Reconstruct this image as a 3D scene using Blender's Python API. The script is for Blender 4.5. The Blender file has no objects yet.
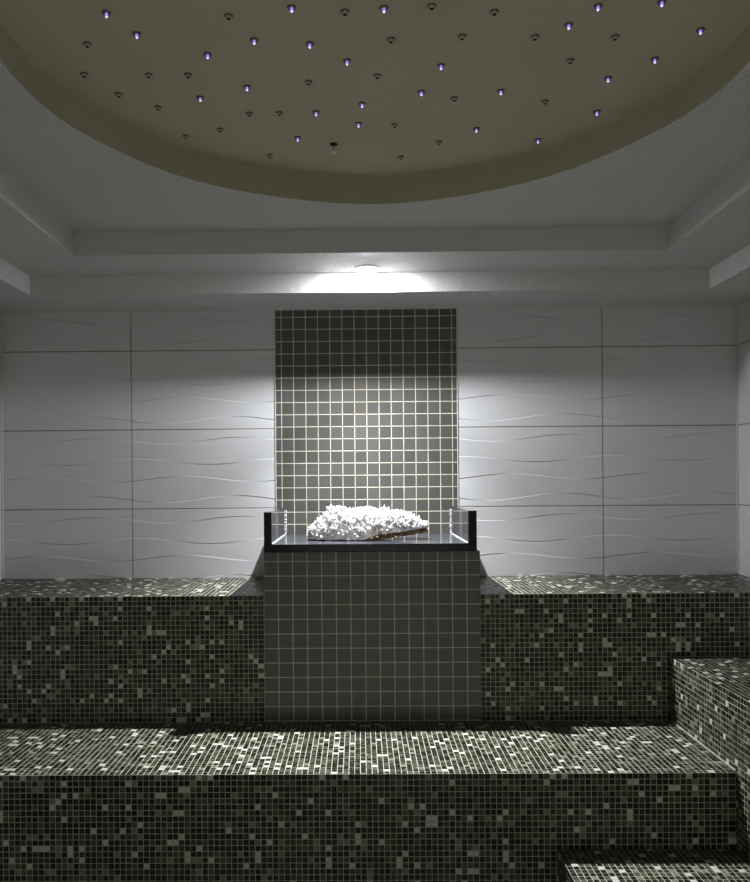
import bpy, bmesh, math, random
from mathutils import Vector, Matrix, Euler

R = math.radians
SC = bpy.context.scene
COL = SC.collection

# ------------------------------------------------------------------ camera, world, light, exposure
CAM = (-0.0303, -3.0757, 1.28)
cd = bpy.data.cameras.new('camera')
cam = bpy.data.objects.new('camera', cd); COL.objects.link(cam)
cd.sensor_fit = 'HORIZONTAL'; cd.sensor_width = 36.0
cd.lens = 736.8 / 750.0 * 36.0
cd.shift_x = (375.0 - 352.43) / 750.0
cd.shift_y = (481.18 - 441.0) / 750.0
cd.clip_start = 0.02
cam.matrix_world = (Matrix.Translation(CAM) @ Matrix.Rotation(0.0097, 4, 'Z')
                    @ Matrix.Rotation(R(90), 4, 'X') @ Matrix.Rotation(-0.0077, 4, 'Z'))
SC.camera = cam

w = bpy.data.worlds.new('world'); SC.world = w; w.use_nodes = True
w.node_tree.nodes['Background'].inputs[0].default_value = (0.5, 0.52, 0.55, 1)
w.node_tree.nodes['Background'].inputs[1].default_value = 0.0

LAMP_W = 9500.0        # emission of the recessed lamp small lens
BEAM_W = 240.0         # its downward beam
FILL_W = 8.5          # added dim fill behind the camera, not a source of the room
ld = bpy.data.lights.new('fill_light', 'AREA'); ld.shape = 'RECTANGLE'
ld.size = 1.1; ld.size_y = 0.7; ld.energy = FILL_W; ld.color = (1.0, 0.97, 0.86)
lo = bpy.data.objects.new('fill_light', ld); COL.objects.link(lo)
lo.location = (0.1, -3.45, 0.30); lo.rotation_euler = (R(163), 0, 0)   # added fill, set low and aimed up to brighten the ceiling

vs = SC.view_settings
vs.view_transform = 'Standard'; vs.look = 'None'; vs.gamma = 1.0; vs.use_curve_mapping = False
vs.exposure = 0.0
SC.cycles.max_bounces = 12
SC.cycles.diffuse_bounces = 8

# ------------------------------------------------------------------ node helpers
class S:
    """socket wrapper, so that shader maths can be written as expressions"""
    def __init__(s, nt, k): s.nt, s.k = nt, k
    def m(s, op, b=None, c=None):
        n = s.nt.nodes.new('ShaderNodeMath'); n.operation = op
        for i, x in enumerate((s, b, c)):
            if x is None: continue
            if isinstance(x, S): s.nt.links.new(x.k, n.inputs[i])
            else: n.inputs[i].default_value = x
        return S(s.nt, n.outputs[0])
    def __add__(s, o): return s.m('ADD', o)
    def __sub__(s, o): return s.m('SUBTRACT', o)
    def __mul__(s, o): return s.m('MULTIPLY', o)
    def __truediv__(s, o): return s.m('DIVIDE', o)
    __radd__ = __add__; __rmul__ = __mul__
    def floor(s): return s.m('FLOOR')
    def fract(s): return s.m('FRACT')
    def abs(s): return s.m('ABSOLUTE')
    def sin(s): return s.m('SINE')
    def exp(s): return s.m('EXPONENT')
    def gt(s, o): return s.m('GREATER_THAN', o)
    def lt(s, o): return s.m('LESS_THAN', o)
    def min(s, o): return s.m('MINIMUM', o)
    def max(s, o): return s.m('MAXIMUM', o)
    def ramp(s, a, b):
        n = s.nt.nodes.new('ShaderNodeMapRange'); n.interpolation_type = 'SMOOTHSTEP'
        s.nt.links.new(s.k, n.inputs[0]); n.inputs[1].default_value = a; n.inputs[2].default_value = b
        return S(s.nt, n.outputs[0])

def new_mat(name):
    m = bpy.data.materials.new(name); m.use_nodes = True
    nt = m.node_tree
    return m, nt, nt.nodes['Principled BSDF']

def uv(nt):
    t = nt.nodes.new('ShaderNodeUVMap'); t.uv_map = 'UVMap'
    x = nt.nodes.new('ShaderNodeSeparateXYZ'); nt.links.new(t.outputs[0], x.inputs[0])
    return S(nt, x.outputs[0]), S(nt, x.outputs[1])

def objco(nt):
    t = nt.nodes.new('ShaderNodeTexCoord'); return t.outputs['Object']

def noise(nt, vec, scale, detail=3, rough=.5):
    n = nt.nodes.new('ShaderNodeTexNoise'); n.inputs['Scale'].default_value = scale
    n.inputs['Detail'].default_value = detail; n.inputs['Roughness'].default_value = rough
    nt.links.new(vec, n.inputs['Vector']); return S(nt, n.outputs[0])

def mix(nt, fac, a, b):
    n = nt.nodes.new('ShaderNodeMix'); n.data_type = 'RGBA'
    if isinstance(fac, S): nt.links.new(fac.k, n.inputs[0])
    else: n.inputs[0].default_value = fac
    for i, c in ((6, a), (7, b)):
        if isinstance(c, (tuple, list)): n.inputs[i].default_value = (*c[:3], 1)
        else: nt.links.new(c, n.inputs[i])
    return n.outputs[2]

def cramp(nt, fac, stops, interp='CONSTANT'):
    n = nt.nodes.new('ShaderNodeValToRGB'); n.color_ramp.interpolation = interp
    e = n.color_ramp.elements
    while len(e) < len(stops): e.new(.5)
    for i, (p, c) in enumerate(stops):
        e[i].position = p; e[i].color = (*c, 1)
    nt.links.new(fac.k, n.inputs[0]); return n.outputs[0]

def combine(nt, a, b, c=0.0):
    n = nt.nodes.new('ShaderNodeCombineXYZ')
    for i, x in enumerate((a, b, c)):
        if isinstance(x, S): nt.links.new(x.k, n.inputs[i])
        else: n.inputs[i].default_value = x
    return n.outputs[0]

def bump(nt, bsdf, h, strength=1.0, dist=1.0, normal=None):
    n = nt.nodes.new('ShaderNodeBump'); n.inputs['Strength'].default_value = strength
    n.inputs['Distance'].default_value = dist
    nt.links.new(h.k, n.inputs['Height'])
    if normal is not None: nt.links.new(normal, n.inputs['Normal'])
    nt.links.new(n.outputs[0], bsdf.inputs['Normal'])
    return n

def plain(name, col, rough=.5, spec=.5, metal=0.0, emit=None, estr=0.0):
    m, nt, b = new_mat(name)
    b.inputs['Base Color'].default_value = (*col, 1); b.inputs['Roughness'].default_value = rough
    b.inputs['Specular IOR Level'].default_value = spec; b.inputs['Metallic'].default_value = metal
    if emit:
        b.inputs['Emission Color'].default_value = (*emit, 1); b.inputs['Emission Strength'].default_value = estr
    return m

# ------------------------------------------------------------------ materials
def mosaic_material():
    """glass tiles; the UV of a tile is its own row and column, so each tile has one colour"""
    m, nt, b = new_mat('glass_mosaic')
    u, v = uv(nt)
    wn = nt.nodes.new('ShaderNodeTexWhiteNoise'); wn.noise_dimensions = '2D'
    nt.links.new(combine(nt, u.floor(), v.floor()), wn.inputs['Vector'])
    rnd = S(nt, wn.outputs['Value'])
    colr = cramp(nt, rnd, [(0, (.004, .004, .003)), (.34, (.014, .014, .009)), (.50, (.042, .042, .027)),
                           (.74, (.074, .074, .050)), (.89, (.20, .20, .155)), (.945, (.55, .55, .49))])
    g = noise(nt, objco(nt), 260, 3)
    nt.links.new(mix(nt, g * .25, colr, (.055, .052, .036)), b.inputs['Base Color'])
    b.inputs['Roughness'].default_value = .30
    b.inputs['Specular IOR Level'].default_value = .32
    return m

def mosaic_grout_material():
    m, nt, b = new_mat('mosaic_grout')
    n = noise(nt, objco(nt), 9, 4)
    nt.links.new(mix(nt, n, (.35, .34, .255), (.45, .44, .34)), b.inputs['Base Color'])
    b.inputs['Roughness'].default_value = .9; b.inputs['Specular IOR Level'].default_value = .1
    return m

def dark_tile_material():
    m, nt, b = new_mat('dark_square_tile')
    u, v = uv(nt)
    p, g = 0.0508, 0.0016
    cu, cv = u / p, v / p
    iu, iv = cu.floor(), cv.floor(); fu, fv = cu.fract(), cv.fract()
    wn = nt.nodes.new('ShaderNodeTexWhiteNoise'); wn.noise_dimensions = '2D'
    nt.links.new(combine(nt, iu, iv), wn.inputs['Vector']); rnd = S(nt, wn.outputs['Value'])
    du = (fu - .5).abs() * -1.0 + .5; dv = (fv - .5).abs() * -1.0 + .5
    d = du.min(dv) * p
    tile = d.ramp(g * .7, g * 1.2)
    grain = noise(nt, objco(nt), 60, 4)
    c = cramp(nt, rnd, [(0, (.066, .065, .058)), (.35, (.075, .074, .066)), (.7, (.083, .082, .074))])
    c = mix(nt, grain * .3, c, (.045, .043, .036))
    gr = cramp(nt, noise(nt, objco(nt), 14, 3), [(0.3, (.62, .60, .53)), (.7, (.52, .47, .34))], 'LINEAR')
    nt.links.new(mix(nt, tile, gr, c), b.inputs['Base Color'])
    nt.links.new((tile * -.42 + .85 + rnd * .06).k, b.inputs['Roughness'])
    nt.links.new((tile * .55 + .15).k, b.inputs['Specular IOR Level'])
    bump(nt, b, tile * .0010 + grain * .0002)
    return m

def wave_tile_material():
    m, nt, b = new_mat('white_wave_tile')
    u, v = uv(nt)                       # u: metres from a vertical joint, v: metres below a horizontal joint
    TW, TH, g = .605, .331, .0021
    fu = (u / TW).fract(); fv = (v / TH).fract()
    du = ((fu - .5).abs() * -1.0 + .5) * TW; dv = ((fv - .5).abs() * -1.0 + .5) * TH
    d = du.min(dv)
    tile = d.ramp(g * .6, g * 1.3)
    y = fv * TH                         # distance below the tile's upper edge
    h = None
    for (f, amp, peak, white, A) in ((.14, .013, .75, .12, .0009), (.405, .012, .05, .05, .0009),
                                     (.625, .012, .36, .60, .0010), (.88, .014, .72, .42, .0010)):
        ph = (u / TW - peak) * (2 * math.pi) + math.pi / 2
        line = ph.sin() * -amp + f * TH
        e = y - line                    # positive below the ridge
        sg = ((u / TW - white) * (2 * math.pi) + math.pi / 2).sin()
        stepv = e.ramp(-.0022, .0022) * 2.0 - 1.0
        t = stepv * (e.abs() * (-1 / .030)).exp() * sg * A
        h = t if h is None else h + t
    lin = noise(nt, combine(nt, u * 60.0, v * 900.0), 1.0, 2)
    lin2 = noise(nt, combine(nt, u * 700.0, v * 40.0), 1.0, 2)
    mott = noise(nt, objco(nt), 2.5, 3)
    c = mix(nt, mott, (.53, .535, .54), (.59, .592, .592))
    nt.links.new(mix(nt, tile, (.22, .205, .155), c), b.inputs['Base Color'])
    nt.links.new((tile * -.42 + .85).k, b.inputs['Roughness'])
    b.inputs['Specular IOR Level'].default_value = .6
    bump(nt, b, tile * .0016 + h + (lin + lin2) * .00010)
    return m

def plaster_material(name, ca, cb, scale, height):
    m, nt, b = new_mat(name)
    o = objco(nt)
    mott = noise(nt, o, 3.0, 4)
    nt.links.new(mix(nt, mott, ca, cb), b.inputs['Base Color'])
    b.inputs['Roughness'].default_value = .75; b.inputs['Specular IOR Level'].default_value = .25
    n1 = noise(nt, o, scale, 3, .6)
    n2 = noise(nt, o, scale * .28, 2)
    bump(nt, b, n1.ramp(.35, .7) * height + n2 * (height * .8))
    return m

def granite_material(name, base, fleck):
    m, nt, b = new_mat(name)
    n = noise(nt, objco(nt), 420, 2).ramp(.58, .72)
    nt.links.new(mix(nt, n, base, fleck), b.inputs['Base Color'])
    b.inputs['Roughness'].default_value = .08; b.inputs['Specular IOR Level'].default_value = .5
    return m

def crystal_material():
    m, nt, b = new_mat('white_quartz')
    n = noise(nt, objco(nt), 30, 3)
    c = mix(nt, n, (.74, .74, .745), (.66, .64, .61))
    nt.links.new(c, b.inputs['Base Color'])
    b.inputs['Roughness'].default_value = .25; b.inputs['Specular IOR Level'].default_value = .4
    t = nt.nodes.new('ShaderNodeBsdfTranslucent'); nt.links.new(c, t.inputs[0])
    mx = nt.nodes.new('ShaderNodeMixShader'); mx.inputs[0].default_value = .55
    nt.links.new(b.outputs[0], mx.inputs[1]); nt.links.new(t.outputs[0], mx.inputs[2])
    nt.links.new(mx.outputs[0], nt.nodes['Material Output'].inputs[0])
    return m

def rock_material():
    m, nt, b = new_mat('brown_matrix_rock')
    n = noise(nt, objco(nt), 45, 5, .65)
    c = cramp(nt, n, [(.3, (.045, .024, .010)), (.5, (.17, .095, .035)), (.68, (.40, .30, .17))], 'LINEAR')
    nt.links.new(c, b.inputs['Base Color']); b.inputs['Roughness'].default_value = .8
    bump(nt, b, n * .004)
    return m

MOS = mosaic_material(); MGROUT = mosaic_grout_material(); DTILE = dark_tile_material(); WTILE = wave_tile_material()
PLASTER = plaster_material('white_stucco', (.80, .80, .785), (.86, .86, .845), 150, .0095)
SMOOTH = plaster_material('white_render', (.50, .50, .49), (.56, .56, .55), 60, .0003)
DOME = plaster_material('olive_beige_paint', (.36, .345, .25), (.42, .395, .285), 25, .0004)
GRANITE = granite_material('black_granite_edge', (.004, .004, .005), (.012, .012, .015))
GRANITE_LIT = granite_material('granite_painted_light', (.040, .042, .050), (.17, .17, .20))  # lighter granite copy, with reflected light and lamplight painted into its colour
QUARTZ = crystal_material(); ROCK = rock_material()
CAULK = plain('white_caulk', (.5, .49, .45), .7, .3)
FILLER = plain('grey_filler', (.36, .34, .29), .8, .2)
PALE = plain('pale_trim', (.5, .5, .46), .5, .4)
CHROME = plain('dark_chrome', (.13, .12, .10), .35, .5, .7)
BLACK = plain('black_hole', (.01, .009, .008), .7, .2)
TIP_LIT = plain('violet_star_tip', (.7, .7, .9), .2, .5, 0, (.30, .23, 1.0), .8)
TIP_CORE = plain('white_star_core', (.9, .9, 1), .2, .5, 0, (.66, .60, 1.0), 1.35)
TIP_OFF = plain('unlit_star_tip', (.42, .36, .27), .3, .5)
BEAD = plain('clear_bead', (.85, .76, .72), .15, .7)
LAMPRIM = plain('white_lamp_rim', (.75, .75, .74), .5, .3)
LENS = plain('lamp_lens', (.9, .9, .9), .4, .3, 0, (.93, .95, 1.0), LAMP_W)

# ------------------------------------------------------------------ mesh helpers
def link(name, bm, mat, parent=None, smooth=False, uvoff=None):
    me = bpy.data.meshes.new(name)
    bm.normal_update()
    if uvoff is not None:
        lay = bm.loops.layers.uv.new('UVMap') if not bm.loops.layers.uv else bm.loops.layers.uv.active
        for f in bm.faces:
            n = f.normal; ax = max(range(3), key=lambda i: abs(n[i]))
            for l in f.loops:
                c = l.vert.co
                if ax == 1: q = (c.x + uvoff[0], c.z + uvoff[2])
                elif ax == 0: q = (c.y + uvoff[1], c.z + uvoff[2])
                else: q = (c.x + uvoff[0], c.y + uvoff[1])
                l[lay].uv = q
    if smooth:
        for f in bm.faces: f.smooth = True
    bm.to_mesh(me); bm.free()
    o = bpy.data.objects.new(name, me); COL.objects.link(o)
    mats = mat if isinstance(mat, (list, tuple)) else [mat]
    for m_ in mats: me.materials.append(m_)
    if parent: o.parent = parent
    return o

def box(bm, x0, x1, y0, y1, z0, z1, mi=0, bev=0.0):
    vs_ = [bm.verts.new((x, y, z)) for z in (z0, z1) for y in (y0, y1) for x in (x0, x1)]
    fs = []
    for q in ((0, 2, 3, 1), (4, 5, 7, 6), (0, 1, 5, 4), (2, 6, 7, 3), (0, 4, 6, 2), (1, 3, 7, 5)):
        f = bm.faces.new([vs_[i] for i in q]); f.material_index = mi; fs.append(f)
    if bev:
        es = list({e for f in fs for e in f.edges})
        bmesh.ops.bevel(bm, geom=es, offset=bev, segments=2, profile=.5, affect='EDGES')
    return vs_

def boxo(name, b, mat, parent=None, bev=0.0, uvoff=None):
    bm = bmesh.new(); box(bm, *b, bev=bev); return link(name, bm, mat, parent, uvoff=uvoff)

def empty(name, loc, label, cat, group=None):
    o = bpy.data.objects.new(name, None); COL.objects.link(o); o.location = loc
    o.empty_display_size = .1
    o['label'] = label; o['category'] = cat
    if group: o['group'] = group
    return o

def keep(o, parent):
    """parent a mesh built in world coordinates under an Empty that is away from the origin"""
    o.parent = parent; o.matrix_parent_inverse = Matrix.Translation(parent.location).inverted()
    return o

def struct(o, label=None):
    o['kind'] = 'structure'
    if label: o['label'] = label
    return o

def lathe(bm, prof, seg=20, z=0.0, mi=0):
    rings = []
    for r, h in prof:
        if r < 1e-6: rings.append([bm.verts.new((0, 0, h + z))])
        else: rings.append([bm.verts.new((r * math.cos(2 * math.pi * i / seg), r * math.sin(2 * math.pi * i / seg), h + z)) for i in range(seg)])
    for a, b in zip(rings, rings[1:]):
        for i in range(seg):
            j = (i + 1) % seg
            if len(a) == 1 and len(b) == 1: continue
            if len(a) == 1: f = bm.faces.new((a[0], b[i], b[j]))
            elif len(b) == 1: f = bm.faces.new((a[i], b[0], a[j]))
            else: f = bm.faces.new((a[i], b[i], b[j], a[j]))
            f.material_index = mi
    bmesh.ops.recalc_face_normals(bm, faces=bm.faces[:])

def bead(pts, r, seed, wob=.35, seg=8, sub=None):
    """a lumpy bead of filler along a poly-line"""
    rnd = random.Random(seed); bm = bmesh.new()
    P = []
    for a, b in zip(pts, pts[1:]):
        a, b = Vector(a), Vector(b); n = sub or max(2, int((b - a).length / (r * 1.6)))
        for i in range(n): P.append(a.lerp(b, i / n))
    P.append(Vector(pts[-1])); prev = None
    for i, p in enumerate(P):
        t = (P[min(i + 1, len(P) - 1)] - P[max(i - 1, 0)]).normalized()
        s = t.orthogonal().normalized(); q = t.cross(s)
        rr = r * (1 + rnd.uniform(-wob, wob))
        ring = [bm.verts.new(p + (s * math.cos(2 * math.pi * k / seg) + q * math.sin(2 * math.pi * k / seg)) * rr) for k in range(seg)]
        if prev:
            for k in range(seg): bm.faces.new((prev[k], prev[(k + 1) % seg], ring[(k + 1) % seg], ring[k]))
        else: bm.faces.new(ring[::-1])
        prev = ring
    bm.faces.new(prev)
    return bm

# ------------------------------------------------------------------ room dimensions (metres; y = 0 is the back wall, +x right)
XL, XR, YF = -1.5307, 1.5406, -3.75
ZC1, ZC2, ZC3, ZD = 1.9974, 2.0718, 2.1528, 2.235
T1 = (-1.2812, 1.2984, -.2768, -3.47)      # lower tray opening: x0, x1, back, front
T2 = (-1.0186, 1.0418, -.5221, -3.22)      # upper tray opening
CX, CY, CR = .0117, -1.5365, .777          # round recess
ZB, DB = .8815, .494                       # bench top, bench depth
ZS, DS = .436, .952                        # step top, front edge of step
XSB, ZSB = 1.0465, .6590                   # side bench: face, top
ZL = .218
WIN = .378                                 # half width of the dark panel

# ------------------------------------------------------------------ structure
struct(boxo('floor', (XL - .1, XR + .1, YF - .1, .1, -.1, 0), plain('dark_floor', (.09, .09, .075), .5, .3)))

def wall(name, b, u0, axis, mat=None):
    bm = bmesh.new(); box(bm, *b)
    lay = bm.loops.layers.uv.new('UVMap')
    for f in bm.faces:
        for l in f.loops:
            c = l.vert.co
            l[lay].uv = ((c.x if axis == 'x' else c.y) - u0, 1.832 + .331 * 9 - c.z)
    return struct(link(name, bm, mat or WTILE))

# the back wall: two tiled fields on either side of the dark panel, and the wall behind the panel
bm = bmesh.new(); lay = bm.loops.layers.uv.new('UVMap')
for (a, b_, u0) in ((XL - .1, -WIN, -.983 - 1.21), (WIN, XR + .1, .378 - 1.21), (-WIN, WIN, 0)):
    n0 = len(bm.faces)
    box(bm, a, b_, 0 if u0 else .001, .1, 0, 2.3)
    bm.faces.ensure_lookup_table()
    for f in bm.faces[n0:]:
        for l in f.loops: l[lay].uv = (l.vert.co.x - u0, 1.832 + .331 * 9 - l.vert.co.z)
struct(link('wall_back', bm, WTILE))
wall('wall_left', (XL - .1, XL, YF, 0, 0, 2.3), -.25 - 6.05, 'y')
wall('wall_right', (XR, XR + .1, YF, 0, 0, 2.3), -.25 - 6.05, 'y')

bm = bmesh.new(); lay = bm.loops.layers.uv.new('UVMap')
for b_ in ((XL - .1, -.5, YF - .1, YF, 0, 2.3), (.7, XR + .1, YF - .1, YF, 0, 2.3), (-.5, .7, YF - .1, YF, 2.0, 2.3)):
    box(bm, *b_)
for f in bm.faces:
    for l in f.loops: l[lay].uv = (l.vert.co.x + 6.05, 1.832 + .331 * 9 - l.vert.co.z)
struct(link('wall_front', bm, WTILE))
struct(boxo('door_1', (-.498, .698, YF - .09, YF - .05, .003, 1.998), plain('frosted_door', (.6, .62, .62), .4)))

# stepped ceiling: soffits, risers and the upper ceiling with its round opening
bm = bmesh.new()
def ringbox(o, i, z0, z1):
    x0, x1, yb, yf = o; a0, a1, ib, jf = i
    box(bm, x0, x1, ib, yb, z0, z1); box(bm, x0, x1, yf, jf, z0, z1)
    box(bm, x0, a0, jf, ib, z0, z1); box(bm, a1, x1, jf, ib, z0, z1)
FULL = (XL, XR, 0, YF)
ringbox(FULL, T1, ZC1, ZC2)
ringbox(FULL, T2, ZC2, ZC3)
bmesh.ops.bevel(bm, geom=[e for e in bm.edges if len(e.link_faces) == 2 and e.calc_face_angle(0) > 1
                          and abs(e.verts[0].co.z - e.verts[1].co.z) < 1e-6
                          and (abs(e.verts[0].co.z - ZC1) < 1e-6 or abs(e.verts[0].co.z - ZC2) < 1e-6)
                          and T1[0] - .001 <= e.verts[0].co.x <= T1[1] + .001], offset=.003, segments=2, affect='EDGES')
rn = random.Random(5)
NC = 160
wob = [rn.uniform(-.0015, .0015) for _ in range(NC)]
def circ(i, z, r=None):
    a = 2 * math.pi * i / NC
    # the hand-made rim is slightly faceted
    rr = (r or CR) + wob[i % NC] + .004 * math.sin(5 * a + .6) + .003 * math.sin(9 * a)
    return (CX + rr * math.cos(a), CY + rr * math.sin(a), z)
def slab_with_hole(bm, x0, x1, y0, y1, z):
    inner = [bm.verts.new(circ(i, z)) for i in range(NC)]
    outer = []
    for i in range(NC):
        a = 2 * math.pi * i / NC; dx, dy = math.cos(a), math.sin(a)
        t = min((x1 - CX) / dx if dx > 1e-9 else 1e9, (x0 - CX) / dx if dx < -1e-9 else 1e9,
                (y1 - CY) / dy if dy > 1e-9 else 1e9, (y0 - CY) / dy if dy < -1e-9 else 1e9)
        outer.append(bm.verts.new((CX + dx * t, CY + dy * t, z)))
    for i in range(NC):
        j = (i + 1) % NC
        bm.faces.new((inner[i], inner[j], outer[j], outer[i]))
    # corners missed by the rays
    for (cx_, cy_) in ((x0, y0), (x1, y0), (x1, y1), (x0, y1)):
        a = math.atan2(cy_ - CY, cx_ - CX) % (2 * math.pi); i = int(a / (2 * math.pi) * NC); j = (i + 1) % NC
        bm.faces.new((outer[i], outer[j], bm.verts.new((cx_, cy_, z))))
    return inner
slab_with_hole(bm, XL, XR, YF, 0, ZC3)
bm.normal_update()
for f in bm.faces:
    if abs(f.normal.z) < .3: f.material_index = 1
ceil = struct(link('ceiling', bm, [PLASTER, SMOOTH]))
# round recess
bm = bmesh.new()
lo_ = [bm.verts.new(circ(i, ZC3)) for i in range(NC)]
up_ = [bm.verts.new(circ(i, ZD - .0015)) for i in range(NC)]
up2 = [bm.verts.new(circ(i, ZD, CR - .0015)) for i in range(NC)]
rings = [lo_, up_, up2]
for a, b_ in zip(rings, rings[1:]):
    for i in range(NC):
        j = (i + 1) % NC; bm.faces.new((a[i], b_[i], b_[j], a[j]))
bm.faces.new(up2[::-1])
struct(link('ceiling_dome', bm, DOME))
# roof slab above all
struct(boxo('ceiling_slab', (XL - .1, XR + .1, YF - .1, .1, 2.30, 2.36), SMOOTH))

# trims: pale edge strips of the dark panel, bead in the two back corners
struct(boxo('trim_1', (-WIN - .004, -WIN + .0005, -.0035, .0, ZB + .29, ZC1 - .0005), PALE, bev=.0008))
struct(boxo('trim_2', (WIN - .0005, WIN + .004, -.0035, .0, ZB + .29, ZC1 - .0005), PALE, bev=.0008))
struct(link('trim_3', bead([(XL + .002, -.002, ZB + .003), (XL + .002, -.002, ZC1 - .002)], .006, 3, .15, sub=60), CAULK))
struct(link('trim_4', bead([(XR - .002, -.002, ZB + .003), (XR - .002, -.002, ZC1 - .002)], .004, 4, .15, sub=60), CAULK))
struct(link('trim_5', bead([(XL + .01, -.001, ZC1 + .0005), (XR - .01, -.001, ZC1 + .0005)], .0032, 8, .3, sub=220), PALE))

# ------------------------------------------------------------------ mosaic benches and steps
PIT, GAP, RISE = .017, .0022, .0008      # mosaic: pitch, joint width, how far the tiles stand out of the joints
class Mosaic:
    def __init__(s, seed): s.V, s.F, s.M, s.T = [], [], [], []; s.r = random.Random(seed); s.key = s.r.randrange(50, 4000)
    def quad(s, q, mi, t): s.F.append(q); s.M.append(mi); s.T.append(t)
    def sheet(s, O, U, W, lu, lv, top=False):
        """tiles on the rectangle O + a U + b W, standing out along U x W"""
        O, U, W = Vector(O), Vector(U), Vector(W); N = U.cross(W); rr = s.r
        def cuts(l):
            n = int(l / PIT); c = [i * PIT for i in range(n + 1)]
            if l - c[-1] > .006: c.append(l)
            else: c[-1] = l
            return c
        cu, cv = cuts(lu), cuts(lv)
        if top: cv = [lv - c for c in reversed(cv)]      # a cut row goes to the bottom
        b0 = len(s.V); s.key += 211
        for b in cv:
            for a in cu: s.V.append(O + U * a + W * b)
        nu = len(cu)
        for jv in range(len(cv) - 1):
            for ju in range(nu - 1):
                c = [b0 + jv * nu + ju, b0 + jv * nu + ju + 1, b0 + (jv + 1) * nu + ju + 1, b0 + (jv + 1) * nu + ju]
                g = GAP / 2 * rr.uniform(.75, 1.25); a0, a1, e0, e1 = cu[ju] + g, cu[ju + 1] - g, cv[jv] + g, cv[jv + 1] - g
                k = rr.gauss(0, .00008), rr.gauss(0, .00008); dx, dy = rr.gauss(0, .00012), rr.gauss(0, .00012)
                k0 = len(s.V); h = RISE + rr.gauss(0, .00012); ch = .0005
                for (a, e) in ((a0, e0), (a1, e0), (a1, e1), (a0, e1)):
                    s.V.append(O + U * (a + dx) + W * (e + dy))
                for (a, e) in ((a0, e0), (a1, e0), (a1, e1), (a0, e1)):
                    s.V.append(O + U * (a + dx) + W * (e + dy) + N * (h - ch))
                for (a, e, p, q) in ((a0 + ch, e0 + ch, -1, -1), (a1 - ch, e0 + ch, 1, -1), (a1 - ch, e1 - ch, 1, 1), (a0 + ch, e1 - ch, -1, 1)):
                    s.V.append(O + U * (a + dx) + W * (e + dy) + N * (h + p * k[0] + q * k[1]))
                t = (s.key + ju + .5, jv + .5)
                for i in range(4):
                    j = (i + 1) % 4
                    s.quad((c[i], c[j], k0 + j, k0 + i), 1, t)
                    s.quad((k0 + i, k0 + j, k0 + 4 + j, k0 + 4 + i), 0, t)
                    s.quad((k0 + 4 + i, k0 + 4 + j, k0 + 8 + j, k0 + 8 + i), 0, t)
                s.quad((k0 + 8, k0 + 9, k0 + 10, k0 + 11), 0, t)
    def box(s, x0, x1, y0, y1, z0, z1):
        b = len(s.V); s.V += [Vector((x, y, z)) for z in (z0, z1) for y in (y0, y1) for x in (x0, x1)]
        for q in ((0, 2, 3, 1), (4, 5, 7, 6), (0, 1, 5, 4), (2, 6, 7, 3), (0, 4, 6, 2), (1, 3, 7, 5)):
            s.quad(tuple(b + i for i in q), 1, (0, 0))
    def build(s, name, parent):
        me = bpy.data.meshes.new(name); me.from_pydata([tuple(v) for v in s.V], [], s.F)
        me.materials.append(MOS); me.materials.append(MGROUT)
        me.polygons.foreach_set('material_index', s.M)
        lay = me.uv_layers.new(name='UVMap'); flat = []
        for t in s.T: flat += [t[0], t[1]] * 4
        lay.data.foreach_set('uv', flat); me.update()
        o = bpy.data.objects.new(name, me); COL.objects.link(o)
        return keep(o, parent)

E_ = RISE
def bench(name, label, cat, x0, x1, y0, y1, z1, seed, end=None, left=False, pn=('seat', 'front_panel'), left_face=False):
    """x0..z1 are the outer faces of the tiles; the exposed face looks to -y (or to -x for the side bench)"""
    e = empty(name, ((x0 + x1) / 2, (y0 + y1) / 2, 0), label, cat)
    th = 2 * PIT + .0006; zt = z1 - E_; zf = z1 - th
    a = Mosaic(seed); b = Mosaic(seed + 1)
    if left:
        fx = x0 + E_
        a.sheet((fx, y1, zt), (0, -1, 0), (1, 0, 0), y1 - y0, x1 - fx)
        a.sheet((fx, y1, zf), (0, -1, 0), (0, 0, 1), y1 - y0, zt - zf)
        b.sheet((fx, y1, .0005), (0, -1, 0), (0, 0, 1), y1 - y0, zf - .0012, True)
        a.box(fx + .0003, x1, y0, y1, zf, zt - .0003); b.box(fx + .0003, x1, y0, y1, 0, zf - .0004)
    else:
        fy = y0 + E_; lx = x0 + (E_ if left_face else 0)
        a.sheet((lx, fy, zt), (1, 0, 0), (0, 1, 0), x1 - lx, y1 - fy)
        a.sheet((lx, fy, zf), (1, 0, 0), (0, 0, 1), x1 - lx, zt - zf)
        b.sheet((lx, fy, .0005), (1, 0, 0), (0, 0, 1), x1 - lx, zf - .0012, True)
        if left_face:
            a.sheet((lx, y1, zf), (0, -1, 0), (0, 0, 1), y1 - fy, zt - zf)
            b.sheet((lx, y1, .0005), (0, -1, 0), (0, 0, 1), y1 - fy, zf - .0012, True)
        a.box(lx + .0003, x1, fy + .0003, y1, zf, zt - .0003); b.box(lx + .0003, x1, fy + .0003, y1, 0, zf - .0004)
    a.build(pn[0], e); b.build(pn[1], e)
    return e

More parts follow.
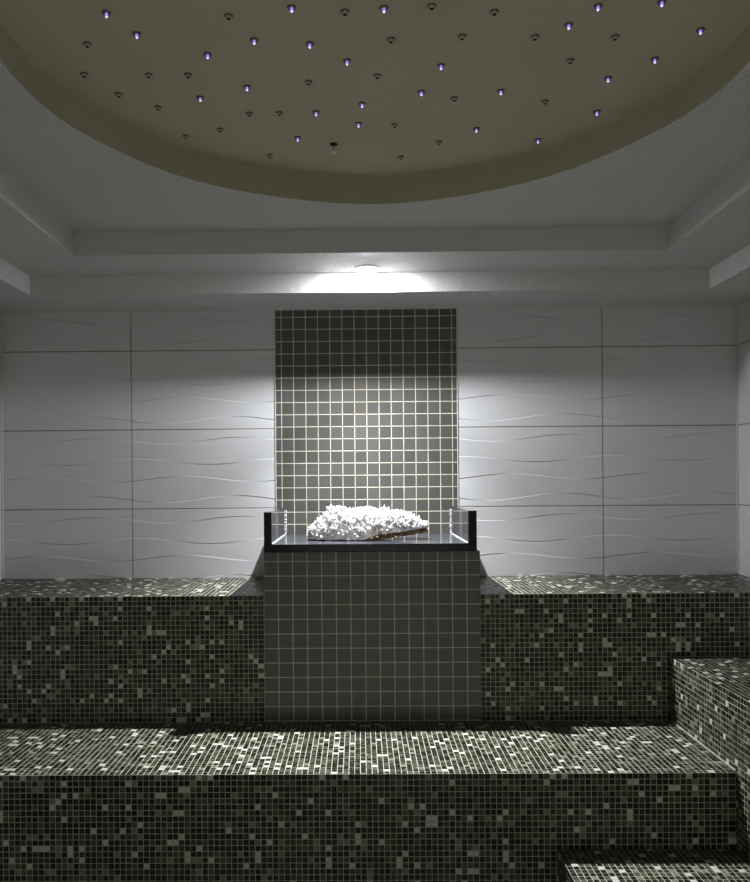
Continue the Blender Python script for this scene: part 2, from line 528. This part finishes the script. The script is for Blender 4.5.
G = .0006
XP0, XP1 = -.3690, .3885
bench('mosaic_bench', 'high dark mosaic-tiled bench along the back wall, left of the square-tiled pedestal', 'bench',
      XL + G, XP0 - G, -DB, -G, ZB, 101)
bench('mosaic_bench', 'high dark mosaic-tiled bench along the back wall, right of the square-tiled pedestal', 'bench',
      XP1 + G, XR - G, -DB, -G, ZB, 202)
bench('mosaic_step', 'long wide mosaic-tiled step running below the pedestal and both back benches', 'step',
      XL + G, XSB - .004, -DS, -DB - G * 3, ZS, 303, pn=('tread', 'riser'))
sb = bench('mosaic_bench', 'low dark mosaic-tiled side bench along the right wall with pale joint', 'bench',
           XSB, XR - G, -2.9, -DB - G * 3, ZSB, 404, left=True)
keep(link('joint_filler', bead([(XSB - .0015, -DB - .012, ZS + .003), (XSB - .0015, -DS + .006, ZS + .003)], .0028, 11, .3, sub=90), FILLER), sb)
bench('mosaic_step', 'small low mosaic-tiled step in the corner between long step and side bench', 'step',
      .5285, XSB - .004, -1.32, -DS - G * 3, ZL, 505, pn=('tread', 'riser'), left_face=True)

# ------------------------------------------------------------------ dark panel, pedestal, granite tray
pn = boxo('wall_panel', (-WIN + .0006, WIN - .0006, -.002, .0008, ZB - .3, ZC1 - .0006), DTILE,
          uvoff=(.3534 + .0508 * 3, 0, -(1.966 - .0508 * 38)))
pn['label'] = 'tall panel of small dark grey square tiles on the wall behind the crystal'; pn['category'] = 'wall panel'

ZPT = 1.0325
pe = empty('tiled_pedestal', ((XP0 + XP1) / 2, -DB / 2, ZS), 'block pedestal of dark square tiles in the middle carrying the granite tray', 'pedestal')
bm = bmesh.new(); box(bm, XP0, XP1, -DB - .001, -.0035, ZS + .0008, ZPT, bev=.0012)
keep(link('body', bm, DTILE, uvoff=(-XP0 + .0508 * 2, 0, -(1.0 - .0508 * 19))), pe)

XT0, XT1, ZT0, ZT1, ZTS = -.3675, .3785, ZPT + .0008, 1.0600, 1.1735
tr = empty('granite_tray', ((XT0 + XT1) / 2, -DB / 2, ZT0), 'polished black granite tray with upright sides on top of the tiled pedestal', 'tray')
YT = -DB - .0005
def slab(name, b, lit_dir):
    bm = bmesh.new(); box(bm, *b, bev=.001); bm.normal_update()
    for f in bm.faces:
        if f.normal.dot(Vector(lit_dir)) > .9: f.material_index = 1      # lighter faces: reflection and lamplight put into the colour
    return keep(link(name, bm, [GRANITE, GRANITE_LIT]), tr)
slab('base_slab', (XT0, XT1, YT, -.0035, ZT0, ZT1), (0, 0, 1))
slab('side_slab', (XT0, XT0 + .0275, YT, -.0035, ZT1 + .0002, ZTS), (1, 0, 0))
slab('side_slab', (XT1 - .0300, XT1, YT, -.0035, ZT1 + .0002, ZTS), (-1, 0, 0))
for i, (sx, sg) in enumerate(((XT0 + .0275, 1), (XT1 - .03, -1))):
    c = keep(link('joint_filler', bead([(sx + .0015 * sg, -.008, ZTS - .012), (sx + .0015 * sg, -.008, ZT1 + .004)], .0032, 20 + i, .45, sub=26), CAULK), tr)
    c['label'] = 'lumpy white filler in the upright corner'
    c = keep(link('joint_filler', bead([(sx + .0012 * sg, -.010, ZT1 + .0018), (sx + .0012 * sg, YT + .006, ZT1 + .0012)], .0016, 30 + i, .3, sub=80), CAULK), tr)

# ------------------------------------------------------------------ quartz cluster
rc = random.Random(21)
QX0, QX1, QY = -.232, .227, -.285
# silhouette read off the photograph: x, height of the crust above the tray
sil = [(-.236, .022), (-.226, .050), (-.205, .064), (-.185, .078), (-.162, .098), (-.148, .128), (-.100, .132), (-.065, .114), (-.04, .124),
       (.00, .126), (.035, .114), (.055, .124), (.085, .112), (.125, .112), (.165, .098), (.195, .078), (.215, .056), (.226, .040), (.232, .034)]
def top(x):
    for (a, ha), (b, hb) in zip(sil, sil[1:]):
        if a <= x <= b: return ha + (hb - ha) * (x - a) / (b - a) + .006
    return .03
def base_h(x):   # the underside lifts towards the right
    t = max(0.0, (x - .0) / .23); return .002 + .026 * t ** 1.1
def half_depth(x):
    t = (x - (QX0 + QX1) / 2) / ((QX1 - QX0) / 2); return .034 + .050 * math.sqrt(max(0, 1 - t * t))
qc = empty('quartz_cluster', (0, QY, ZT1), 'white quartz crystal cluster on brown rock, resting on the black granite tray', 'crystal')
# body: loft of half-ellipse sections
def loft(x0, x1, lo_f, hi_f, dep, n=40, k=22, jit=0.0, seed=1):
    rr = random.Random(seed); bm = bmesh.new(); rings = []
    for i in range(n + 1):
        x = x0 + (x1 - x0) * i / n; lo_z, hi_z, dd = lo_f(x), hi_f(x), dep(x)
        end = (math.sin(math.pi * i / n) ** .13) if 0 < i < n else .5
        ring = []
        for j in range(k):
            a = 2 * math.pi * j / k
            ca, sa = math.cos(a), math.sin(a)
            zc = lo_z + (hi_z - lo_z) * (max(0.0, sa) ** .75)
            zc = lo_z + (zc - lo_z) * (end if end > .3 else .5)
            q = 1 + rr.uniform(-jit, jit)
            ring.append(bm.verts.new((x + rr.uniform(-jit, jit) * .01, ca * dd * end * q, max(lo_z, zc + rr.uniform(-jit, jit) * .02))))
        rings.append(ring)
    for a, b in zip(rings, rings[1:]):
        for j in range(k): bm.faces.new((a[j], a[(j + 1) % k], b[(j + 1) % k], b[j]))
    bm.faces.new(rings[0][::-1]); bm.faces.new(rings[-1])
    bmesh.ops.recalc_face_normals(bm, faces=bm.faces[:])
    return bm
mx = link('rock_base', loft(QX0 + .006, QX1, base_h, lambda x: base_h(x) + .005 + .022 * max(0, min(1, (x + .03) / .06)), lambda x: half_depth(x) * (.90 + .14 * max(0, min(1, (x + .03) / .06))), jit=.10, seed=4), ROCK, qc)
mx['label'] = 'brown rock underside'
core_bm = loft(QX0 + .01, QX1 - .008, lambda x: base_h(x) + .001 + .016 * max(0, min(1, (x + .02) / .05)), lambda x: max(base_h(x) + .022, top(x) - .016), lambda x: half_depth(x) * .97, jit=.12, seed=6)

def hexpoint(bm, M, r, L, rr, mi=0):
    """six-sided quartz point with an off-centre tip"""
    sq = [rr.uniform(.75, 1.2) for _ in range(6)]
    ring = lambda z, s: [bm.verts.new(M @ Vector((r * s * sq[i] * math.cos(math.pi / 3 * i), r * s * sq[i] * math.sin(math.pi / 3 * i), z))) for i in range(6)]
    a, b = ring(-.3 * L, .92), ring(L * rr.uniform(.55, .75), 1.0)
    tip = bm.verts.new(M @ Vector((r * rr.uniform(-.4, .4), r * rr.uniform(-.4, .4), L)))
    for i in range(6):
        j = (i + 1) % 6
        bm.faces.new((a[i], a[j], b[j], b[i])); bm.faces.new((b[i], b[j], tip))
    bm.faces.new(a[::-1])

def place(x, phi, rr):
    """point on the dome-shaped crust and an outward direction there; phi: 0 right front ... pi back"""
    dd = half_depth(x) * .95; h0 = base_h(x) + .006 + .017 * max(0, min(1, (x + .02) / .05)); H = max(.010, top(x) - .018 - h0)
    p = Vector((x, -math.cos(phi) * dd, h0 + math.sin(phi) ** .8 * H if math.sin(phi) > 0 else h0))
    t = (x - (QX0 + QX1) / 2) / ((QX1 - QX0) / 2)
    n = Vector((t * .75, -math.cos(phi) * .9, math.sin(phi) * 1.0 + .25)).normalized()
    n = (n + Vector((rr.uniform(-.45, .45), rr.uniform(-.35, .35), rr.uniform(-.2, .4)))).normalized()
    return p, n
def orient(p, n, spin):
    return Matrix.Translation(p) @ n.to_track_quat('Z', 'Y').to_matrix().to_4x4() @ Matrix.Rotation(spin, 4, 'Z')

# small points: one crust
for k in range(900):
    x = rc.uniform(QX0 + .006, QX1 - .006); phi = rc.uniform(.02, 2.3)
    p, n = place(x, phi, rc)
    hexpoint(core_bm, orient(p, n, rc.uniform(0, 6)), rc.uniform(.0024, .0050), rc.uniform(.006, .013), rc)
cr = link('crystal_crust', core_bm, QUARTZ, qc); cr['kind'] = 'stuff'
# large points: each its own part
protos = []
for k in range(9):
    bm = bmesh.new(); hexpoint(bm, Matrix.Identity(4), rc.uniform(.0048, .0082), rc.uniform(.019, .031), rc)
    bmesh.ops.recalc_face_normals(bm, faces=bm.faces[:])
    me = bpy.data.meshes.new('crystal'); bm.to_mesh(me); bm.free(); me.materials.append(QUARTZ); protos.append(me)
n_c = 0
for i in range(98):
    row = i % 7
    x = QX0 + .02 + (QX1 - QX0 - .042) * ((i // 7) + rc.uniform(.1, .9)) / 14
    phi = .12 + row / 6 * 1.75 + rc.uniform(-.12, .12)
    p, n = place(x, phi, rc)
    o = bpy.data.objects.new('crystal', protos[rc.randrange(9)]); COL.objects.link(o); o.parent = qc
    s = rc.uniform(.65, 1.0)
    o.matrix_local = orient(p - n * .004, n, rc.uniform(0, 6)) @ Matrix.Diagonal((s, s, s * rc.uniform(.8, 1.1), 1))

# ------------------------------------------------------------------ recessed lamp in the soffit over the pedestal
LX, LY = .004, -.333
dl = empty('recessed_downlight', (LX, LY, ZC2), 'bright white recessed lamp in the stepped ceiling above the crystal', 'ceiling light')
bm = bmesh.new(); lathe(bm, [(.026, -.0005), (.047, -.0005), (.048, -.003), (.043, -.005), (.028, -.005), (.026, -.0005)], 32)
link('trim_ring', bm, LAMPRIM, dl, smooth=False)
bm = bmesh.new(); lathe(bm, [(0, -.0075), (.0100, -.0071), (.0155, -.0055), (.0160, -.0035), (.0255, -.0030), (.0255, -.0010), (0, -.0010)], 32)
for f in bm.faces:
    c = f.calc_center_median(); f.material_index = 0 if c.xy.length < .0156 and c.z < -.0050 else 1
link('lens', bm, [LENS, PALE], dl)
sd = bpy.data.lights.new('beam', 'SPOT'); sd.energy = BEAM_W; sd.color = (.93, .95, 1.0)
sd.spot_size = R(100); sd.spot_blend = 1.0; sd.shadow_soft_size = .012
so = bpy.data.objects.new('beam', sd); COL.objects.link(so); so.parent = dl; so.location = (0, 0, -.020)
so.rotation_euler = (R(-13), 0, 0)

# ------------------------------------------------------------------ fibre star lights in the round recess
# positions on the flat of the recess in metres, row by row from the camera towards the back wall; 1 = glowing
STARS = [
    [(-0.5366, -1.5852, 1), (-0.291, -1.5702, 0), (-0.1595, -1.5944, 1), (-0.0526, -1.5788, 0), (0.0263, -1.5888, 1), (0.122, -1.593, 0), (0.2515, -1.5722, 0), (0.4576, -1.5857, 1), (0.5815, -1.596, 1)],
    [(-0.6141, -1.481, 0), (-0.4964, -1.5142, 1), (-0.2504, -1.4873, 1), (-0.1317, -1.4701, 1), (0.045, -1.4825, 0), (0.1972, -1.4898, 0), (0.3546, -1.4845, 0), (0.4156, -1.5255, 1), (0.5279, -1.4813, 0), (0.7017, -1.502, 1)],
    [(-0.3618, -1.4359, 1), (-0.0515, -1.4033, 1), (0.1642, -1.3798, 1), (0.4567, -1.3931, 0), (0.6481, -1.3943, 1)],
    [(-0.6648, -1.3632, 0), (-0.5162, -1.3567, 0), (-0.4246, -1.3545, 0), (-0.2948, -1.299, 1), (-0.1449, -1.3176, 0), (0.0185, -1.3407, 0), (0.5679, -1.3173, 1)],
    [(-0.6133, -1.2732, 0), (-0.5354, -1.2075, 0), (-0.418, -1.2519, 1), (-0.0168, -1.212, 1), (0.1285, -1.2659, 1), (0.2134, -1.2331, 0), (0.3233, -1.2658, 1), (0.4448, -1.2124, 0)],
    [(-0.4003, -1.0869, 0), (-0.3086, -1.1697, 0), (-0.2301, -1.1718, 0), (-0.1355, -1.1731, 1), (-0.0258, -1.108, 1), (0.0706, -1.1, 0), (0.294, -1.0719, 1), (0.5927, -1.1574, 1)],
    [(-0.5013, -1.0498, 0), (-0.2852, -0.9256, 0), (-0.1947, -1.0323, 1), (0.099, -0.9046, 0), (0.2009, -0.9965, 0), (0.4778, -1.0026, 1)],
]
ORD = ['first', 'second', 'third', 'fourth', 'fifth', 'sixth', 'seventh', 'eighth', 'ninth', 'tenth']
ROWS = ['topmost row', 'second row', 'third row', 'fourth row', 'fifth row', 'sixth row', 'lowest row']
def star_parts(lit):
    bm = bmesh.new(); lathe(bm, [(0, -.0004), (.0092, -.0004), (.0095, -.0016), (.0078, -.0034), (.0052, -.0036), (.0048, -.0020), (0, -.0020)], 18)
    a = bpy.data.meshes.new('bezel'); bm.to_mesh(a); bm.free(); a.materials.append(CHROME)
    bm = bmesh.new(); lathe(bm, [(0, -.0022), (.0030, -.0022), (.0031, -.0050), (.0027, -.0085), (.0016, -.0106), (0, -.0112)] if lit else
                            [(0, -.0022), (.0070, -.0022), (.0066, -.0048), (.0044, -.0070), (.0022, -.0078), (0, -.0078)], 14)
    b = bpy.data.meshes.new('lens'); bm.to_mesh(b); bm.free(); b.materials.append(TIP_LIT if lit else TIP_OFF)
    for p in b.polygons: p.use_smooth = True
    if lit:
        b.materials.append(TIP_CORE)
        for p in b.polygons:
            if p.center.z < -.0082: p.material_index = 1
    else:
        b.materials.append(BLACK)
        for p in b.polygons:
            if p.center.z < -.0072: p.material_index = 1
    return a, b
SP = {0: star_parts(0), 1: star_parts(1)}
for nm, row in zip(ROWS, STARS):
    cnt = {0: 0, 1: 0}; tot = {k: sum(1 for s in row if s[2] == k) for k in (0, 1)}
    for (x, y, lit) in row:
        k = cnt[lit]; cnt[lit] += 1
        word = 'glowing violet' if lit else 'unlit dark'
        which = ('only ' + ('glowing' if lit else 'unlit') + ' one') if tot[lit] == 1 else ('%s %s one from left' % (ORD[k], 'glowing' if lit else 'unlit'))
        e = empty('star_light', (x, y, ZD), '%s star light on the dome, %s in the %s' % (word, which, nm), 'star light', 'star lights in the ceiling dome')
        for nme, me in zip(('bezel', 'lens'), SP[lit]):
            o = bpy.data.objects.new(nme, me); COL.objects.link(o); o.parent = e
# the one whose bead has slipped out of its hole
x, y = -0.0962, -0.9902
e = empty('star_light', (x, y, ZD), 'star light with its bead dangling below a black hole in the dome', 'star light', 'star lights in the ceiling dome')
bm = bmesh.new(); lathe(bm, [(0, -.0003), (.0112, -.0003), (.0110, -.0014), (0, -.0015)], 18); link('socket', bm, BLACK, e)
bm = bmesh.new(); lathe(bm, [(0, -.0010), (.0011, -.0010), (.0011, -.0190), (0, -.0190)], 8); link('fibre', bm, CHROME, e)
bm = bmesh.new(); lathe(bm, [(0, -.0180), (.0036, -.0195), (.0056, -.0230), (.0044, -.0270), (0, -.0290)], 12); link('bead', bm, BEAD, e, smooth=True)
